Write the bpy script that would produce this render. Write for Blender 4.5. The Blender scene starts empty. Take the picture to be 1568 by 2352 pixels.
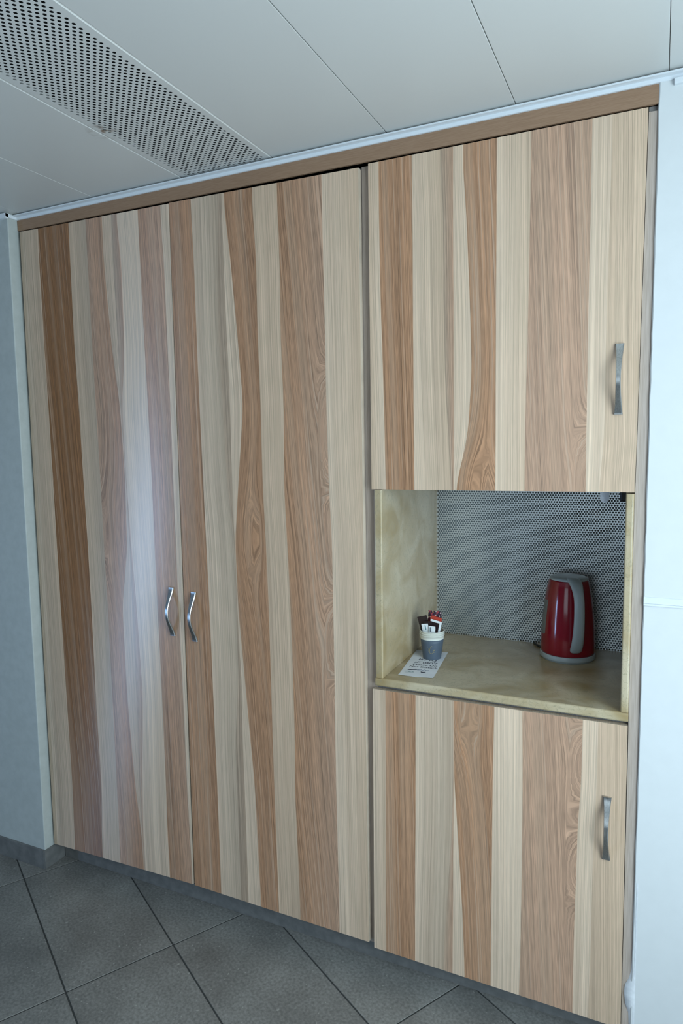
import bpy, bmesh, math, random
from mathutils import Vector, Matrix

# ------------------------------------------------------------------ camera
S = bpy.context.scene
COL = S.collection
cam_data = bpy.data.cameras.new('camera')
cam = bpy.data.objects.new('camera', cam_data)
COL.objects.link(cam)
cam_data.sensor_fit = 'VERTICAL'
cam_data.sensor_height = 36.0
cam_data.sensor_width = 24.0
cam_data.lens = 23.973
cam_data.clip_start = 0.02
RIGHT = Vector((0.906513, 0.421945, -0.014034))
DOWN = Vector((0.028609, -0.094562, -0.995108))
FWD = Vector((-0.421208, 0.901677, -0.097793))
m = Matrix.Identity(4)
for i in range(3):
    m[i][0], m[i][1], m[i][2] = RIGHT[i], -DOWN[i], -FWD[i]
m.translation = Vector((1.935816, -1.667767, 1.492135))
cam.matrix_world = m
S.camera = cam

# ------------------------------------------------------------------ light
world = bpy.data.worlds.new('world'); S.world = world
world.use_nodes = True
bg = world.node_tree.nodes['Background']
bg.inputs[0].default_value = (0.55, 0.78, 1.0, 1); bg.inputs[1].default_value = 0.6

def area_light(name, loc, rot, sx, sy, power, color):
    d = bpy.data.lights.new(name, 'AREA'); d.shape = 'RECTANGLE'
    d.size = sx; d.size_y = sy; d.energy = power; d.color = color
    o = bpy.data.objects.new(name, d); COL.objects.link(o)
    o.location = loc; o.rotation_euler = rot
    return o
# daylight through the window in the wall to the right of the camera
area_light('daylight_window', (2.81, -1.22, 1.22), (0, math.radians(90), 0), 1.80, 1.40, 90, (0.70, 0.885, 1.0))
# bluish skylight through the narrow glazed door far left behind the camera
area_light('daylight_glazed_door', (-2.27, -3.05, 0.66), (0, math.radians(-90), 0), 1.30, 0.46, 62, (0.34, 0.58, 1.0))

# softer daylight through the window in the wall behind the camera
area_light('daylight_rear_window', (1.30, -4.26, 1.50), (math.radians(90), 0, math.radians(0)), 1.4, 1.2, 13, (0.74, 0.90, 1.0))

vs = S.view_settings
vs.view_transform = 'Standard'; vs.look = 'None'; vs.gamma = 1.0
vs.use_curve_mapping = False
vs.exposure = -0.42

# ------------------------------------------------------------------ helpers
def tag(o, label=None, cat=None, group=None, kind=None):
    if label: o['label'] = label
    if cat: o['category'] = cat
    if group: o['group'] = group
    if kind: o['kind'] = kind
    return o

def obj(name, me, mat=None, parent=None):
    o = bpy.data.objects.new(name, me); COL.objects.link(o)
    if mat and not me.materials: me.materials.append(mat)
    if parent: o.parent = parent
    return o

def empty(name, loc=(0, 0, 0)):
    o = bpy.data.objects.new(name, None); COL.objects.link(o)
    o.location = loc; o.empty_display_size = 0.05
    return o

def mesh(name, verts, faces, smooth=False):
    me = bpy.data.meshes.new(name); me.from_pydata([tuple(v) for v in verts], [], faces)
    if smooth: me.polygons.foreach_set('use_smooth', [True] * len(me.polygons))
    me.update(); return me

def bm_mesh(name, bm, smooth=False):
    bmesh.ops.recalc_face_normals(bm, faces=bm.faces)
    me = bpy.data.meshes.new(name); bm.to_mesh(me); bm.free()
    if smooth: me.polygons.foreach_set('use_smooth', [True] * len(me.polygons))
    return me

def add_box(bm, x0, x1, y0, y1, z0, z1, bevel=0.0, seg=1):
    r = bmesh.ops.create_cube(bm, size=1.0)
    vsn = r['verts']
    for v in vsn:
        v.co = Vector((x0 + (v.co.x + .5) * (x1 - x0), y0 + (v.co.y + .5) * (y1 - y0), z0 + (v.co.z + .5) * (z1 - z0)))
    if bevel:
        es = list({e for v in vsn for e in v.link_edges})
        bmesh.ops.bevel(bm, geom=es, offset=bevel, segments=seg, affect='EDGES', profile=0.5)

def box(name, x0, x1, y0, y1, z0, z1, mat, parent=None, bevel=0.0, seg=1):
    bm = bmesh.new(); add_box(bm, x0, x1, y0, y1, z0, z1, bevel, seg)
    return obj(name, bm_mesh(name, bm), mat, parent)

def lathe(name, prof, n=48, center=(0, 0, 0), closed=False):
    """prof: list of (r, z)."""
    V, F = [], []
    for r, z in prof:
        for k in range(n):
            a = 2 * math.pi * k / n
            V.append((center[0] + r * math.cos(a), center[1] + r * math.sin(a), center[2] + z))
    m_ = len(prof)
    for i in range(m_ - 1 + (1 if closed else 0)):
        j = (i + 1) % m_
        for k in range(n):
            k2 = (k + 1) % n
            F.append((i * n + k, i * n + k2, j * n + k2, j * n + k))
    return V, F

def tube(pts, r, n=8, caps=True, up=Vector((0, 0, 1))):
    V, F = [], []
    P = [Vector(p) for p in pts]
    for i, p in enumerate(P):
        t = (P[min(i + 1, len(P) - 1)] - P[max(i - 1, 0)]).normalized()
        a = t.cross(up)
        if a.length < 1e-4: a = t.cross(Vector((1, 0, 0)))
        a.normalize(); b = a.cross(t)
        rr = r[i] if isinstance(r, (list, tuple)) else r
        for k in range(n):
            th = 2 * math.pi * k / n
            V.append(p + a * (rr * math.cos(th)) + b * (rr * math.sin(th)))
    for i in range(len(P) - 1):
        for k in range(n):
            k2 = (k + 1) % n
            F.append((i * n + k, i * n + k2, (i + 1) * n + k2, (i + 1) * n + k))
    if caps:
        F.append(tuple(range(n))[::-1]); F.append(tuple((len(P) - 1) * n + k for k in range(n)))
    return V, F

# ------------------------------------------------------------------ materials
def new_mat(name):
    mt = bpy.data.materials.new(name); mt.use_nodes = True
    nt = mt.node_tree; b = nt.nodes['Principled BSDF']
    return mt, nt, b

def N(nt, kind, **kw):
    n = nt.nodes.new(kind)
    for k, v in kw.items(): setattr(n, k, v)
    return n

def plain(name, col, rough=0.5, metal=0.0, spec=0.5, coat=0.0):
    mt, nt, b = new_mat(name)
    b.inputs['Base Color'].default_value = (*col, 1)
    b.inputs['Roughness'].default_value = rough
    b.inputs['Metallic'].default_value = metal
    b.inputs['Specular IOR Level'].default_value = spec
    b.inputs['Coat Weight'].default_value = coat
    return mt

def noisy(name, c0, c1, scale=(1, 1, 1), rough=0.6, bump=0.0, detail=5, metal=0.0, nscale=10.0, spec=0.5, lo=0.35, hi=0.65, bdist=0.002, rvar=0.0):
    mt, nt, b = new_mat(name)
    tc = N(nt, 'ShaderNodeTexCoord'); mp = N(nt, 'ShaderNodeMapping')
    mp.inputs['Scale'].default_value = scale
    no = N(nt, 'ShaderNodeTexNoise'); no.inputs['Scale'].default_value = nscale; no.inputs['Detail'].default_value = detail
    cr = N(nt, 'ShaderNodeValToRGB')
    cr.color_ramp.elements[0].position = lo; cr.color_ramp.elements[0].color = (*c0, 1)
    cr.color_ramp.elements[1].position = hi; cr.color_ramp.elements[1].color = (*c1, 1)
    L = nt.links.new
    L(tc.outputs['Object'], mp.inputs[0]); L(mp.outputs[0], no.inputs['Vector'])
    L(no.outputs['Fac'], cr.inputs[0]); L(cr.outputs[0], b.inputs['Base Color'])
    b.inputs['Roughness'].default_value = rough; b.inputs['Metallic'].default_value = metal
    b.inputs['Specular IOR Level'].default_value = spec
    if rvar:
        mr = N(nt, 'ShaderNodeMapRange'); mr.inputs[3].default_value = rough - rvar; mr.inputs[4].default_value = rough + rvar
        L(no.outputs['Fac'], mr.inputs[0]); L(mr.outputs[0], b.inputs['Roughness'])
    if bump:
        bp = N(nt, 'ShaderNodeBump'); bp.inputs['Strength'].default_value = bump; bp.inputs['Distance'].default_value = bdist
        L(no.outputs['Fac'], bp.inputs['Height']); L(bp.outputs[0], b.inputs['Normal'])
    return mt

def laminate_mat():
    """Printed wood laminate: plank tones come from the face corners, grain from nodes."""
    mt, nt, b = new_mat('wood_laminate'); L = nt.links.new
    at = N(nt, 'ShaderNodeAttribute', attribute_name='tone')
    uv = N(nt, 'ShaderNodeUVMap', uv_map='grain')
    def streak(sx, sy, detail, off):
        mp = N(nt, 'ShaderNodeMapping'); mp.inputs['Scale'].default_value = (sx, sy, 1); mp.inputs['Location'].default_value = (off, off * .37, off)
        L(uv.outputs[0], mp.inputs[0])
        no = N(nt, 'ShaderNodeTexNoise'); no.inputs['Scale'].default_value = 1.0; no.inputs['Detail'].default_value = detail
        no.inputs['Roughness'].default_value = 0.6
        L(mp.outputs[0], no.inputs['Vector']); return no.outputs['Fac']
    fine = streak(400, 1.2, 1.0, 3.1); mid = streak(120, 0.7, 2.0, 11.7); pore = streak(800, 22, 1.0, 7.3); broad = streak(22, 0.7, 2.0, 19.0)
    def math_(op, a, c):
        n = N(nt, 'ShaderNodeMath', operation=op)
        for i, q in enumerate((a, c)):
            if isinstance(q, (int, float)): n.inputs[i].default_value = q
            else: L(q, n.inputs[i])
        return n.outputs[0]
    def centred(s, amp_c, amp_b):
        amp = math_('ADD', math_('MULTIPLY', at.outputs['Alpha'], amp_b - amp_c), amp_c)
        return math_('MULTIPLY', math_('SUBTRACT', s, 0.5), amp)
    f = math_('ADD', centred(fine, 0.95, 1.35), centred(mid, 0.35, 0.60))
    f = math_('ADD', f, centred(pore, 0.25, 1.10))
    f = math_('ADD', f, centred(broad, 0.25, 0.40))
    f = math_('ADD', f, 1.0)
    mul = N(nt, 'ShaderNodeVectorMath', operation='SCALE'); L(at.outputs['Color'], mul.inputs[0]); L(f, mul.inputs['Scale'])
    # pale streaks in the brown planks
    mr = N(nt, 'ShaderNodeMapRange'); mr.inputs[1].default_value = 0.60; mr.inputs[2].default_value = 0.70
    thin = streak(210, 0.8, 1.0, 27.0); L(thin, mr.inputs[0])
    k = math_('MULTIPLY', math_('MULTIPLY', mr.outputs[0], at.outputs['Alpha']), 0.55)
    mx = N(nt, 'ShaderNodeMix', data_type='RGBA'); L(k, mx.inputs[0]); L(mul.outputs[0], mx.inputs[6]); mx.inputs[7].default_value = (0.60, 0.43, 0.31, 1)
    # darker and paler sub-stripes inside each plank
    st = streak(34, 0.30, 1.0, 41.0); ms = N(nt, 'ShaderNodeMapRange'); ms.inputs[1].default_value = .50; ms.inputs[2].default_value = .60; L(st, ms.inputs[0])
    other = N(nt, 'ShaderNodeMix', data_type='RGBA'); L(at.outputs['Alpha'], other.inputs[0]); other.inputs[6].default_value = (.43, .29, .19, 1); other.inputs[7].default_value = (.54, .37, .25, 1)
    amt = math_('MULTIPLY', ms.outputs[0], math_('ADD', math_('MULTIPLY', at.outputs['Alpha'], .10), .16))
    m2 = N(nt, 'ShaderNodeMix', data_type='RGBA'); L(amt, m2.inputs[0]); L(mx.outputs[2], m2.inputs[6]); L(other.outputs[2], m2.inputs[7])
    L(m2.outputs[2], b.inputs['Base Color'])
    b.inputs['Anisotropic'].default_value = 1.0; b.inputs['Anisotropic Rotation'].default_value = 0.25
    tg = N(nt, 'ShaderNodeTangent', direction_type='UV_MAP', uv_map='grain'); L(tg.outputs[0], b.inputs['Tangent'])
    b.inputs['Roughness'].default_value = 0.28
    b.inputs['Specular IOR Level'].default_value = 0.6
    bp = N(nt, 'ShaderNodeBump'); bp.inputs['Strength'].default_value = 0.03; bp.inputs['Distance'].default_value = 0.001
    L(fine, bp.inputs['Height']); L(bp.outputs[0], b.inputs['Normal'])
    return mt

def tile_mat():
    mt, nt, b = new_mat('stone_tile'); L = nt.links.new
    tc = N(nt, 'ShaderNodeTexCoord'); oi = N(nt, 'ShaderNodeObjectInfo')
    ad = N(nt, 'ShaderNodeVectorMath', operation='ADD'); L(tc.outputs['Object'], ad.inputs[0])
    sc = N(nt, 'ShaderNodeVectorMath', operation='SCALE'); sc.inputs['Scale'].default_value = 7.0
    cb = N(nt, 'ShaderNodeCombineXYZ'); L(oi.outputs['Random'], cb.inputs[0]); L(oi.outputs['Random'], cb.inputs[1]); L(cb.outputs[0], sc.inputs[0]); L(sc.outputs[0], ad.inputs[1])
    def noise(s, d):
        n = N(nt, 'ShaderNodeTexNoise'); n.inputs['Scale'].default_value = s; n.inputs['Detail'].default_value = d
        L(ad.outputs[0], n.inputs['Vector']); return n
    big = noise(5, 6); fin = noise(130, 4); sp = noise(95, 1)
    cr = N(nt, 'ShaderNodeValToRGB')
    cr.color_ramp.elements[0].position = .3; cr.color_ramp.elements[0].color = (0.145, 0.140, 0.130, 1)
    cr.color_ramp.elements[1].position = .72; cr.color_ramp.elements[1].color = (0.255, 0.248, 0.230, 1)
    L(big.outputs['Fac'], cr.inputs[0])
    mr = N(nt, 'ShaderNodeMapRange'); mr.inputs[1].default_value = .3; mr.inputs[2].default_value = .7; mr.inputs[3].default_value = .72; mr.inputs[4].default_value = 1.28
    L(fin.outputs['Fac'], mr.inputs[0])
    mu = N(nt, 'ShaderNodeVectorMath', operation='SCALE'); L(cr.outputs[0], mu.inputs[0]); L(mr.outputs[0], mu.inputs['Scale'])
    ms = N(nt, 'ShaderNodeMapRange'); ms.inputs[1].default_value = .70; ms.inputs[2].default_value = .76; L(sp.outputs['Fac'], ms.inputs[0])
    mx = N(nt, 'ShaderNodeMix', data_type='RGBA'); L(ms.outputs[0], mx.inputs[0]); L(mu.outputs[0], mx.inputs[6]); mx.inputs[7].default_value = (.34, .33, .30, 1)
    L(mx.outputs[2], b.inputs['Base Color'])
    r = N(nt, 'ShaderNodeMapRange'); r.inputs[3].default_value = .22; r.inputs[4].default_value = .50
    L(big.outputs['Fac'], r.inputs[0]); L(r.outputs[0], b.inputs['Roughness'])
    bp = N(nt, 'ShaderNodeBump'); bp.inputs['Strength'].default_value = .15; bp.inputs['Distance'].default_value = .001
    L(fin.outputs['Fac'], bp.inputs['Height']); L(bp.outputs[0], b.inputs['Normal'])
    return mt

def marble_mat():
    mt, nt, b = new_mat('beige_marble'); L = nt.links.new
    tc = N(nt, 'ShaderNodeTexCoord')
    n1 = N(nt, 'ShaderNodeTexNoise'); n1.inputs['Scale'].default_value = 9; n1.inputs['Detail'].default_value = 7; n1.inputs['Distortion'].default_value = .8
    n2 = N(nt, 'ShaderNodeTexNoise'); n2.inputs['Scale'].default_value = 26; n2.inputs['Detail'].default_value = 5; n2.inputs['Distortion'].default_value = 2.2
    for n in (n1, n2): L(tc.outputs['Object'], n.inputs['Vector'])
    cr = N(nt, 'ShaderNodeValToRGB')
    cr.color_ramp.elements[0].position = .32; cr.color_ramp.elements[0].color = (0.375, 0.268, 0.128, 1)
    cr.color_ramp.elements[1].position = .66; cr.color_ramp.elements[1].color = (0.56, 0.465, 0.318, 1)
    L(n1.outputs['Fac'], cr.inputs[0])
    v = N(nt, 'ShaderNodeValToRGB'); e = v.color_ramp.elements
    e[0].position = .480; e[0].color = (0, 0, 0, 1); e[1].position = .520; e[1].color = (0, 0, 0, 1)
    q = e.new(.5); q.color = (1, 1, 1, 1)
    L(n2.outputs['Fac'], v.inputs[0])
    k = N(nt, 'ShaderNodeMath', operation='MULTIPLY'); L(v.outputs[0], k.inputs[0]); k.inputs[1].default_value = .75
    mx = N(nt, 'ShaderNodeMix', data_type='RGBA'); L(k.outputs[0], mx.inputs[0]); L(cr.outputs[0], mx.inputs[6]); mx.inputs[7].default_value = (.32, .27, .17, 1)
    L(mx.outputs[2], b.inputs['Base Color']); b.inputs['Roughness'].default_value = .30
    return mt

def panel_mat():
    """painted metal ceiling panel, with rust where water came through the perforated one"""
    mt, nt, b = new_mat('painted_metal'); L = nt.links.new
    ge = N(nt, 'ShaderNodeNewGeometry')
    no = N(nt, 'ShaderNodeTexNoise'); no.inputs['Scale'].default_value = 60; no.inputs['Detail'].default_value = 4
    L(ge.outputs['Position'], no.inputs['Vector'])
    sp = N(nt, 'ShaderNodeVectorMath', operation='DISTANCE'); L(ge.outputs['Position'], sp.inputs[0]); sp.inputs[1].default_value = (0.682, -0.325, 2.2613)
    mr = N(nt, 'ShaderNodeMapRange'); mr.inputs[1].default_value = .045; mr.inputs[2].default_value = .004; L(sp.outputs['Value'], mr.inputs[0])
    m1 = N(nt, 'ShaderNodeMapRange'); m1.inputs[1].default_value = .46; m1.inputs[2].default_value = .62; L(no.outputs['Fac'], m1.inputs[0])
    mu = N(nt, 'ShaderNodeMath', operation='MULTIPLY'); L(mr.outputs[0], mu.inputs[0]); L(m1.outputs[0], mu.inputs[1])
    mx = N(nt, 'ShaderNodeMix', data_type='RGBA'); L(mu.outputs[0], mx.inputs[0]); mx.inputs[6].default_value = (.66, .66, .63, 1); mx.inputs[7].default_value = (.16, .085, .035, 1)
    L(mx.outputs[2], b.inputs['Base Color']); b.inputs['Roughness'].default_value = .42
    return mt

M = {}
M['laminate'] = laminate_mat()
M['tile'] = tile_mat()
M['marble'] = marble_mat()
M['panel'] = panel_mat()
M['grout'] = plain('grout', (.045, .045, .043), .9)
M['plaster'] = noisy('white_plaster', (.675, .685, .675), (.69, .70, .69), rough=.62, bump=.008, nscale=28, detail=6)
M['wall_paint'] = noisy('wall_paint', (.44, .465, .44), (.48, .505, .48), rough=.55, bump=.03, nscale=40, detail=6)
M['filler'] = noisy('gypsum_filler', (.72, .73, .74), (.82, .83, .84), rough=.8, bump=.4, nscale=60)
M['trim'] = plain('white_trim', (.74, .77, .79), .35)
M['plenum'] = plain('plenum_dark', (.015, .017, .018), .9)
M['skirting'] = noisy('stone_skirting', (.13, .13, .126), (.18, .178, .17), rough=.28, nscale=40, bump=.02)
M['fascia'] = noisy('beech_edge', (.285, .168, .098), (.335, .205, .125), scale=(8, 160, 160), rough=.5, nscale=4, detail=4)
M['stile'] = noisy('grey_washed_wood', (.39, .315, .26), (.48, .395, .335), scale=(120, 120, 5), rough=.5, nscale=3, detail=5)
M['side'] = noisy('grey_cabinet_side', (.17, .16, .155), (.24, .225, .215), scale=(120, 120, 5), rough=.45, nscale=3)
M['carcass'] = plain('cabinet_inside', (.05, .045, .04), .8)
M['steel'] = noisy('brushed_steel', (.40, .40, .39), (.52, .52, .51), scale=(200, 200, 6), rough=.30, metal=1.0, nscale=3, rvar=.06)
M['perforated'] = plain('perforated_steel', (.80, .85, .88), .36, .85)
M['backing'] = plain('backing_sheet', (.30, .36, .39), .6)
M['black'] = plain('black_plastic', (.008, .008, .009), .45)
M['tag_white'] = plain('white_plastic', (.88, .90, .94), .4)
M['red'] = plain('red_gloss_plastic', (.230, .004, .014), .14, spec=.5, coat=.15)
M['grey_plastic'] = plain('grey_plastic', (.37, .42, .435), .28)
M['gauge'] = plain('gauge_window', (.16, .17, .17), .25)
M['paper'] = noisy('paper', (.78, .80, .84), (.84, .86, .90), rough=.7, nscale=30)
M['ink'] = plain('printed_ink', (.03, .035, .07), .7)
M['ink_blue'] = plain('printed_ink_blue', (.08, .12, .26), .7)
M['ink_teal'] = plain('printed_ink_teal', (.06, .20, .22), .7)
M['cup_white'] = plain('cup_paper', (.76, .77, .70), .5)
M['cup_blue'] = plain('cup_print', (.085, .115, .155), .5)
M['gold'] = plain('gold_print', (.55, .45, .22), .35, .5)
M['sugar'] = plain('sugar_paper', (.80, .84, .86), .45)
M['brown_foil'] = plain('dark_brown_foil', (.022, .012, .014), .28)
M['red_foil'] = plain('red_orange_foil', (.48, .055, .03), .30)
M['patterned'] = None
M['dim_wall'] = noisy('taupe_wall_paint', (.17, .16, .15), (.20, .19, .18), rough=.7, nscale=20)
M['pvc'] = plain('window_frame_paint', (.75, .76, .76), .4)
def patterned():
    mt, nt, b = new_mat('speckled_wrapper'); L = nt.links.new
    tc = N(nt, 'ShaderNodeTexCoord'); vo = N(nt, 'ShaderNodeTexVoronoi'); vo.inputs['Scale'].default_value = 260
    L(tc.outputs['Object'], vo.inputs['Vector'])
    cr = N(nt, 'ShaderNodeValToRGB'); cr.color_ramp.interpolation = 'CONSTANT'
    sx = N(nt, 'ShaderNodeSeparateColor'); L(vo.outputs['Color'], sx.inputs[0]); L(sx.outputs[0], cr.inputs[0])
    e = cr.color_ramp.elements; e[0].position = 0; e[0].color = (.03, .012, .03, 1); e[1].position = .55; e[1].color = (.34, .05, .07, 1)
    for p, c in ((.70, (.62, .50, .48, 1)), (.82, (.06, .02, .05, 1)), (.92, (.5, .28, .05, 1))):
        q = e.new(p); q.color = c
    L(cr.outputs[0], b.inputs['Base Color']); b.inputs['Roughness'].default_value = .35
    return mt
M['patterned'] = patterned()
BANDS = {}
BANDS['A'] = [
  [(-0.018,0.0931),(0.13,0.0973),(0.324,0.1007),(0.638,0.0966),(0.945,0.0926),(1.156,0.09),(1.4,0.0883),(1.639,0.0866),(1.824,0.083),(2.103,0.0813),(2.226,0.0833)] ,
  [(0.017,0.226),(0.161,0.2272),(0.352,0.2374),(0.658,0.2317),(0.958,0.2321),(1.163,0.2304),(1.401,0.2254),(1.633,0.2224),(1.814,0.2161),(2.086,0.2166),(2.206,0.2178)] ,
  [(0.038,0.3038),(0.18,0.3064),(0.366,0.3061),(0.669,0.3054),(0.964,0.3048),(1.167,0.3007),(1.401,0.2988),(1.631,0.2952),(1.809,0.2922),(2.077,0.2899),(2.196,0.2889)] ,
  [(0.066,0.4078),(0.204,0.4041),(0.382,0.3862),(0.678,0.3697),(0.97,0.3664),(1.172,0.3982),(1.402,0.4026),(1.627,0.3945),(1.803,0.3731),(2.069,0.356),(2.186,0.3563)] ,
  [(0.067,0.4097),(0.204,0.406),(0.386,0.4049),(0.684,0.4085),(0.974,0.4085),(1.172,0.409),(1.402,0.4053),(1.627,0.3989),(1.801,0.3978),(2.064,0.3944),(2.181,0.3946)] ,
  [(0.068,0.4135),(0.205,0.4116),(0.389,0.4179),(0.688,0.436),(0.976,0.4266),(1.173,0.4162),(1.402,0.4079),(1.627,0.4033),(1.799,0.424),(2.061,0.4255),(2.178,0.4152)] ,
  [(0.095,0.5168),(0.23,0.5145),(0.409,0.5161),(0.7,0.5147),(0.983,0.5116),(1.178,0.5095),(1.402,0.5091),(1.623,0.5063),(1.794,0.5027),(2.052,0.4982),(2.166,0.4978)] ,
  [(0.12,0.6074),(0.252,0.6046),(0.426,0.6003),(0.712,0.5979),(0.991,0.5938),(1.182,0.5927),(1.403,0.5916),(1.62,0.5921),(1.788,0.5904),(2.041,0.5882),(2.153,0.5825)] ,
]
BANDS['B'] = [
  [(-0.057,0.7171),(0.091,0.7193),(0.436,0.7176),(0.591,0.7154),(0.784,0.7133),(1.001,0.7106),(1.214,0.7065),(1.378,0.7036),(1.616,0.6994),(1.83,0.6975),(2.027,0.6966),(2.186,0.6927)] ,
  [(-0.033,0.7932),(0.112,0.7932),(0.451,0.7905),(0.604,0.791),(0.797,0.807),(1.01,0.8082),(1.219,0.8063),(1.379,0.7891),(1.613,0.781),(1.824,0.7738),(2.017,0.7797),(2.171,0.7856)] ,
  [(-0.024,0.8207),(0.12,0.8206),(0.457,0.819),(0.608,0.8162),(0.798,0.8179),(1.01,0.8113),(1.219,0.8086),(1.379,0.8058),(1.612,0.8066),(1.821,0.8022),(2.015,0.799),(2.169,0.7988)] ,
  [(-0.01,0.8686),(0.132,0.865),(0.465,0.855),(0.613,0.8442),(0.8,0.8303),(1.011,0.8144),(1.219,0.8109),(1.379,0.827),(1.61,0.8511),(1.818,0.8376),(2.012,0.8224),(2.168,0.8061)] ,
  [(0.01,0.9308),(0.15,0.9284),(0.479,0.9238),(0.627,0.9219),(0.812,0.9211),(1.02,0.9196),(1.224,0.9152),(1.38,0.9096),(1.608,0.9092),(1.813,0.9054),(2.002,0.9069),(2.154,0.8989)] ,
  [(0.032,1.0034),(0.17,1.0021),(0.494,0.9935),(0.64,0.9969),(0.822,0.9955),(1.027,0.9919),(1.227,0.9855),(1.381,0.9796),(1.605,0.9839),(1.807,0.9794),(1.992,0.9816),(2.141,0.9774)] ,
  [(0.072,1.132),(0.207,1.1313),(0.522,1.1281),(0.663,1.1277),(0.84,1.1279),(1.039,1.1272),(1.234,1.1266),(1.383,1.1199),(1.6,1.1159),(1.796,1.1155),(1.976,1.1137),(2.12,1.1126)] ,
]
BANDS['C'] = [
  [(1.379,1.2851),(1.515,1.2837),(1.683,1.2803),(1.848,1.2758),(2.064,1.273),(2.19,1.273)] ,
  [(1.38,1.3643),(1.514,1.3636),(1.678,1.3631),(1.84,1.3626),(2.051,1.3623),(2.175,1.3605)] ,
  [(1.382,1.4621),(1.512,1.454),(1.674,1.4449),(1.832,1.4415),(2.039,1.4403),(2.162,1.4326)] ,
  [(1.382,1.4677),(1.512,1.4685),(1.672,1.4671),(1.83,1.4668),(2.035,1.4653),(2.156,1.465)] ,
  [(1.382,1.4733),(1.511,1.5038),(1.67,1.5128),(1.826,1.5078),(2.03,1.4984),(2.152,1.4895)] ,
  [(1.383,1.5724),(1.51,1.5725),(1.666,1.5712),(1.82,1.571),(2.02,1.5704),(2.138,1.5695)] ,
  [(1.384,1.6424),(1.509,1.6419),(1.662,1.6441),(1.812,1.6463),(2.008,1.6478),(2.124,1.6482)] ,
  [(1.386,1.7818),(1.506,1.7804),(1.654,1.7802),(1.799,1.7792),(1.989,1.7799),(2.1,1.7795)] ,
  [(1.386,1.8111),(1.506,1.8188),(1.652,1.8183),(1.796,1.8178),(1.983,1.8199),(2.093,1.821)] ,
]
BANDS['D'] = [
  [(-0.108,1.2754),(0.078,1.2769),(0.183,1.2765),(0.312,1.2775),(0.44,1.2786),(0.566,1.279),(0.788,1.2802)] ,
  [(-0.077,1.3613),(0.105,1.362),(0.208,1.3624),(0.335,1.3628),(0.46,1.3645),(0.583,1.365),(0.801,1.3657)] ,
  [(-0.049,1.4389),(0.132,1.4437),(0.234,1.4497),(0.36,1.4579),(0.484,1.4648),(0.605,1.4681),(0.817,1.4665)] ,
  [(-0.038,1.467),(0.139,1.4678),(0.239,1.4688),(0.363,1.4686),(0.485,1.4695),(0.605,1.4699),(0.817,1.4677)] ,
  [(-0.025,1.503),(0.149,1.4988),(0.247,1.4949),(0.368,1.4875),(0.487,1.4801),(0.605,1.4716),(0.817,1.4688)] ,
  [(-0.001,1.5709),(0.172,1.5707),(0.27,1.5711),(0.39,1.5714),(0.509,1.5716),(0.626,1.5718),(0.833,1.5746)] ,
  [(0.026,1.6431),(0.197,1.6467),(0.292,1.6467),(0.41,1.6475),(0.526,1.6473),(0.641,1.647),(0.844,1.6436)] ,
  [(0.074,1.7759),(0.238,1.776),(0.33,1.7763),(0.445,1.7783),(0.557,1.7792),(0.67,1.7851),(0.866,1.7862)] ,
  [(0.087,1.8127),(0.251,1.8155),(0.342,1.8156),(0.455,1.8153),(0.567,1.8179),(0.677,1.8205),(0.871,1.8213)] ,
]

# ------------------------------------------------------------------ room shell
X0, X1, Y0, ZC = -2.2, 2.75, -4.2, 2.2613
ZW = ZC + .076        # walls run up past the hung ceiling
random.seed(4)

# floor: grout bed with every tile laid on it
floor = box('floor', X0, X1, Y0, 0.62, -0.05, -0.0016, M['grout'])
tag(floor, kind='structure')
TA = math.radians(-30.35)
D1 = Vector((math.cos(TA), math.sin(TA))); D2 = Vector((-math.sin(TA), math.cos(TA)))
TL_, TW_, S0, T0 = 0.6111, 0.3082, 0.6353, -0.1117
bm = bmesh.new(); add_box(bm, 0.0023, TL_ - 0.0023, 0.0023, TW_ - 0.0023, -0.012, 0.0, 0.0005)
tile_me = bm_mesh('tile', bm); tile_me.materials.append(M['tile'])
for i in range(-9, 9):
    for j in range(-14, 9):
        s, t = S0 + i * TL_, T0 + j * TW_
        c = D1 * (s + TL_ / 2) + D2 * (t + TW_ / 2)
        if not (X0 - .1 < c.x < X1 + .1 and Y0 - .1 < c.y < 0.36): continue
        o = obj('tile', tile_me, None, floor)
        p = D1 * s + D2 * t
        o.location = (p.x, p.y, random.uniform(-0.0004, 0.0003)); o.rotation_euler = (0, 0, TA)

# projecting white wall left of the wardrobe
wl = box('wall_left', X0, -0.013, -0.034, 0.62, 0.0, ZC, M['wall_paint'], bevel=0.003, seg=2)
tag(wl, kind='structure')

# white wall right of the cabinets, its plastered edge wavers along the filler strip
V, F = [], []
zs = [0.0, .03, .05, .075, .10, .125, .15, .175, .20, .225] + [0.25 + k * 0.0335 for k in range(61)]
zs[-1] = ZC
def edge_x(z):
    e = 1.9085 + 0.0030 * (z / 2.26) + random.uniform(-.0005, .0005)
    return e
for z in zs:
    x = edge_x(z)
    V += [(x + .003, 0.0062, z), (x, 0.0022, z), (x + .0022, 0.0, z), (X1, 0.0, z), (X1, 0.021, z)]
for i in range(len(zs) - 1):
    a = i * 5
    for k in range(5):
        k2 = (k + 1) % 5
        F.append((a + k, a + k2, a + 5 + k2, a + 5 + k))
F.append((0, 1, 2, 3, 4)[::-1]); F.append(tuple(len(V) - 5 + k for k in range(5)))
wr = obj('wall_right', mesh('wall_right', V, F), M['plaster']); tag(wr, kind='structure')
bm = bmesh.new(); add_box(bm, 1.914, X1, 0.021, 0.62, 0.0, ZC)
wrb = obj('wall_core', bm_mesh('wall_core', bm), M['plaster'], wr)
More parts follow.
